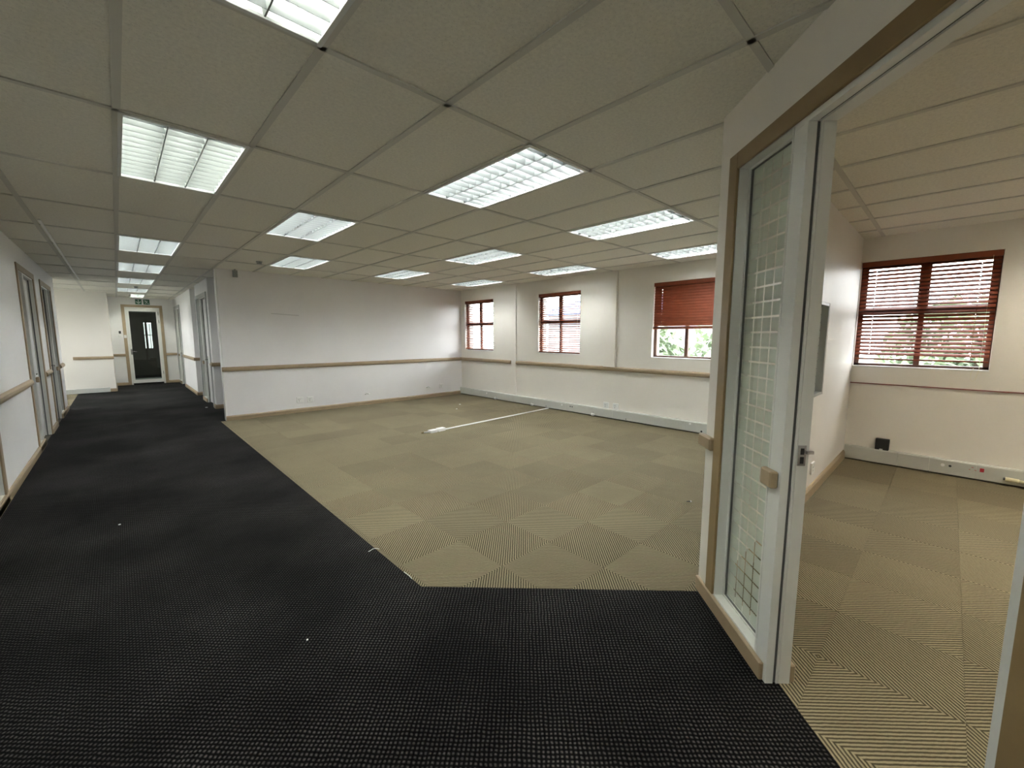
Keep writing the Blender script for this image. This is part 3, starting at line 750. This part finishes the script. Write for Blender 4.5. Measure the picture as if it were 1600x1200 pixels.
for y, z, l in ((7.70, .125, 'small pale round knob on the trunking nearest the far corner'), (5.33, .125, 'small pale round knob on the trunking beside a data point'), (1.0 + 1.72, .14, 'small pale round knob on the trunking close to the angled office wall')):
    b = bmesh.new(); tube(b, [(XT - .012, y, z), (XT, y, z)], .016, 12); tag(obj('trunking_knob', b, M['white']), l, 'knob')
t = thing('data_point', 'small grey data point on the long trunking near the end of the floor duct', 'socket', (XT, 5.09, .115))
obj('plate', BM((-.004, 0, -.06, .06, -.02, .03)), M['trunk'], t); obj('port', BM((-.006, -.004, -.04, -.01, -.008, .014), (-.006, -.004, .008, .038, -.008, .014)), M['seal'], t)
for y, l in ((5.76, 'small black hole plug in the trunking where the floor duct ends'), (3.86, 'small black hole plug in the long trunking past the sockets'), (2.54, 'black hole plug in the trunking nearest the angled office wall')):
    b = bmesh.new(); tube(b, [(XT - .004, y, .045), (XT, y, .045)], .016 if y < 3 else .010, 10); tag(obj('hole_plug', b, M['black']), l, 'plug')
# office trunking details
t = thing('black_wall_box', 'black square box standing on the office trunking against the wall', 'box', (XW - .03, .455, .178), 0)
obj('body', BM((-.028, .028, -.062, .062, 0, .13)), M['black'], t, .004)
obj('cable_clip', BM((-.04, -.028, -.01, .02, -.0, .014)), M['white'], t, .002)
t = thing('data_point', 'white round key switch with a dark hole on the office trunking', 'socket', (XT, -.075, .115))
b = bmesh.new(); tube(b, [(-.008, .02, 0), (0, .02, 0)], .016, 12); obj('knob', b, M['white'], t); b = bmesh.new(); tube(b, [(-.004, -.035, 0), (0, -.035, 0)], .012, 10); obj('hole', b, M['black'], t)
t = thing('power_socket', 'socket with red switch and pin holes on the office trunking', 'socket', (XT, -.31, .12))
obj('rocker_switch', BM((-.006, 0, -.045, -.015, -.018, .022)), M['red'], t, .001); obj('pin_holes', BM((-.003, 0, .030, .046, .012, .020), (-.003, 0, .050, .062, -.014, -.006), (-.003, 0, .008, .022, -.014, -.006)), M['red'], t)
t = thing('cable_connector', 'cream cable connector hanging along the office trunking at the right edge', 'connector', (XT - .02, -.50, .075))
b = bmesh.new(); tube(b, [(0, 0, 0), (0, -.09, -.004)], .020, 10); obj('plug_body', b, M['cream'], t, smooth=True)
b = bmesh.new(); tube(b, [(0, -.088, -.004), (0, -.24, -.012)], .015, 10); obj('cable_sleeve', b, M['cream'], t, smooth=True)
b = bmesh.new(); tube(b, [(0, .014, 0), (0, 0, 0)], .014, 10); obj('plug_tip', b, M['seal'], t)
# floor duct with socket boxes
t = thing('floor_duct', 'white cable duct lying across the beige carpet from the window wall to two socket boxes', 'cable duct', (3.42, 5.45, 0))
e0 = Vector((.30, .085, 0)); e1 = Vector((XT - 3.42 - .004, .245, 0))
dv = (e1 - e0).normalized(); pv = Vector((-dv.y, dv.x, 0))
b = bmesh.new(); prism(b, [tuple((e0 + pv*.018)[:2]), tuple((e0 - pv*.018)[:2]), tuple((e1 - pv*.018)[:2]), tuple((e1 + pv*.018)[:2])], 0, .016); obj('duct', b, M['white'], t, .004)
def rb(s0, s1, w, z0, z1):
    b = bmesh.new(); O = Vector((.0, .055, 0)); q = [O + dv*s + pv*o for s, o in ((s0, -w), (s1, -w), (s1, w), (s0, w))]
    prism(b, [(p.x, p.y) for p in q], z0, z1); return b
obj('socket_box', rb(.02, .155, .045, 0, .042), M['white'], t, .006); obj('socket_box', rb(.17, .31, .045, 0, .048), M['white'], t, .006)
obj('box_joint', rb(.15, .175, .03, .004, .03), M['trunk'], t)
b = bmesh.new(); tube(b, [(.03, .06, .018), (-.02, .085, .014), (-.05, .10, .012)], .012, 8); obj('cable', b, M['white'], t, smooth=True)
b = bmesh.new(); tube(b, [(-.05, .10, .012), (-.09, .115, .011)], .010, 8); obj('cable_end', b, M['trim_dark'], t, smooth=True)

# ------------------------------------------------------------------ things on the ceiling
t = thing('ceiling_sensor', 'small olive-grey plate hanging from the ceiling at the partition corner', 'sensor', (1.58, 8.66, ZC))
obj('bracket', BM((-.012, .012, -.012, .012, -.02, 0)), M['alu_grey'], t); obj('plate', BM((-.038, .038, -.012, .012, -.135, -.018)), M['alu_grey'], t, .003)
def detector(x, y, label, r=.035, m='alu_grey'):
    t = thing('smoke_detector', label, 'detector', (x, y, ZC))
    b = bmesh.new(); tube(b, [(0, 0, 0), (0, 0, -.012)], r*1.25, 14); obj('base', b, M[m], t, smooth=False)
    b = bmesh.new(); tube(b, [(0, 0, -.012), (0, 0, -.03), (0, 0, -.042)], r, 14); obj('head', b, M[m], t)
detector(1.70, 7.50, 'small detector on the ceiling between the partition corner and a ceiling light')
detector(3.56, 1.20, 'small detector on the ceiling beside the angled office wall', .028)
detector(.42, 13.25, 'small detector on the corridor ceiling between the last ceiling lights')
tag(obj('bright_tee_strip', BM((-.475, -.455, 6.3, 12.4, ZC - .014, ZC - .001)), M['white']), 'thin white strip added for the bright line of the ceiling tee near the left wall', 'strip')  # white strip added to stand in for the bright ceiling tee

# ------------------------------------------------------------------ litter on the carpets
def scrap(x, y, s, a, label, m='paper', nm='paper_scrap'):
    b = bmesh.new(); prism(b, [(s*math.cos(a + k)*(1 if i % 2 else .7), s*.7*math.sin(a + k)) for i, k in enumerate((0, 1.2, 2.4, 3.6, 5.0))], .0, .004)
    o = tag(obj(nm, b, M[m]), label, 'litter'); o.location = (x, y, .0008)
scrap(5.42, 7.39, .035, .3, 'larger white paper scrap on the beige carpet near the far corner')
scrap(5.03, 6.97, .022, 1.3, 'tiny white paper scrap on the beige carpet just in front of the larger scrap')
scrap(-.10, 4.48, .012, .5, 'tiny white scrap alone on the black corridor carpet, left')
scrap(.574, 2.09, .006, .1, 'tiniest white speck near the middle of the black carpet')
scrap(1.27, 10.75, .03, .1, 'white crumb on the black carpet at the foot of the corridor door frame')
t = thing('wall_plug', 'small black screw with a white tip lying on the beige carpet near the angled wall', 'screw', (3.69, 1.53, .007))
b = bmesh.new(); tube(b, [(-.012, .014, 0), (.012, -.008, 0)], .0045, 8); obj('shaft', b, M['black'], t); b = bmesh.new(); tube(b, [(.012, -.008, 0), (.020, -.015, 0)], .0075, 8); obj('head', b, M['white'], t)
b = bmesh.new(); tube(b, [(1.17, 2.70, .002), (1.21, 2.71, .005), (1.232, 2.70, .004), (1.24, 2.68, .003)], .0016, 5)
tag(obj('loose_thread', b, M['paper']), 'white loose thread at the seam of black and beige carpet', 'thread')
b = bmesh.new(); tube(b, [(1.224, 2.20, .002), (1.228, 2.24, .003), (1.226, 2.30, .002)], .0018, 5)
tag(obj('loose_thread', b, M['paper']), 'white loose thread close to the corner of the beige carpet', 'thread')

# ------------------------------------------------------------------ outside
g = struct('ground', BM((6.9, 120, -60, 80, -3.3, -3.0)), M['ground'])
g2 = struct('ground', BM((-60, -3.4, -20, 60, -3.3, -3.0)), M['ground'])
bl = thing('building', 'pale building with a blue sheet roof seen through the middle window', 'building', (26, 17, -3))
obj('wall', BM((0, 8, -6, 6, 0, 6.2)), M['concrete'], bl)
bm = bmesh.new(); extrude_profile(bm, [(-.6, 6.2), (8.6, 6.2), (4, 7.6)], (0, -6.5, 0), (0, 1, 0), (1, 0, 0), 13); obj('roof', bm, M['blue_roof'], bl)
for y in (-4.5, -1.5, 1.5, 4.5):
    f = obj('window', BM((-.03, .02, y - .7, y + .7, 3.2, 4.6)), M['alu_grey'], bl)
def tree(x, y, h, r, label, seed):
    rnd = random.Random(seed); t = thing('tree', label, 'tree', (x, y, -3))
    b = bmesh.new(); tube(b, [(0, 0, 0), (.1, .05, h*.3), (0, .1, h*.6), (.1, 0, h*.85)], .14, 8); obj('trunk', b, M['bark'], t, smooth=True)
    b = bmesh.new()
    for k in range(2600):
        u = Vector((rnd.gauss(0, 1), rnd.gauss(0, 1), rnd.gauss(0, 1))).normalized() * (rnd.random()**.4)
        c = Vector((u.x*r, u.y*r, h*.68 + u.z*h*.36)); s = rnd.uniform(.13, .26)
        n1 = Vector((rnd.gauss(0, 1), rnd.gauss(0, 1), rnd.gauss(0, 1))).normalized(); n2 = n1.cross(Vector((0, 0, 1))).normalized()
        v = [b.verts.new(c + n1*s), b.verts.new(c + n2*s*.5), b.verts.new(c - n1*s), b.verts.new(c - n2*s*.5)]
        b.faces.new(v)
    me = bpy.data.meshes.new('foliage'); b.to_mesh(me); b.free(); me.materials.append(M['leaf'])
    o = bpy.data.objects.new('foliage', me); COL.objects.link(o); o.parent = t; o['kind'] = 'stuff'
tree(15.5, 4.4, 5.6, 2.2, 'green tree seen through the left bare pane under the raised blind', 1)
tree(16.5, 9.3, 5.2, 1.9, 'paler tree standing left behind the window with the raised blind', 2)
tree(14.6, -.6, 5.4, 2.0, 'green tree seen through the right bare pane under the raised blind', 3)
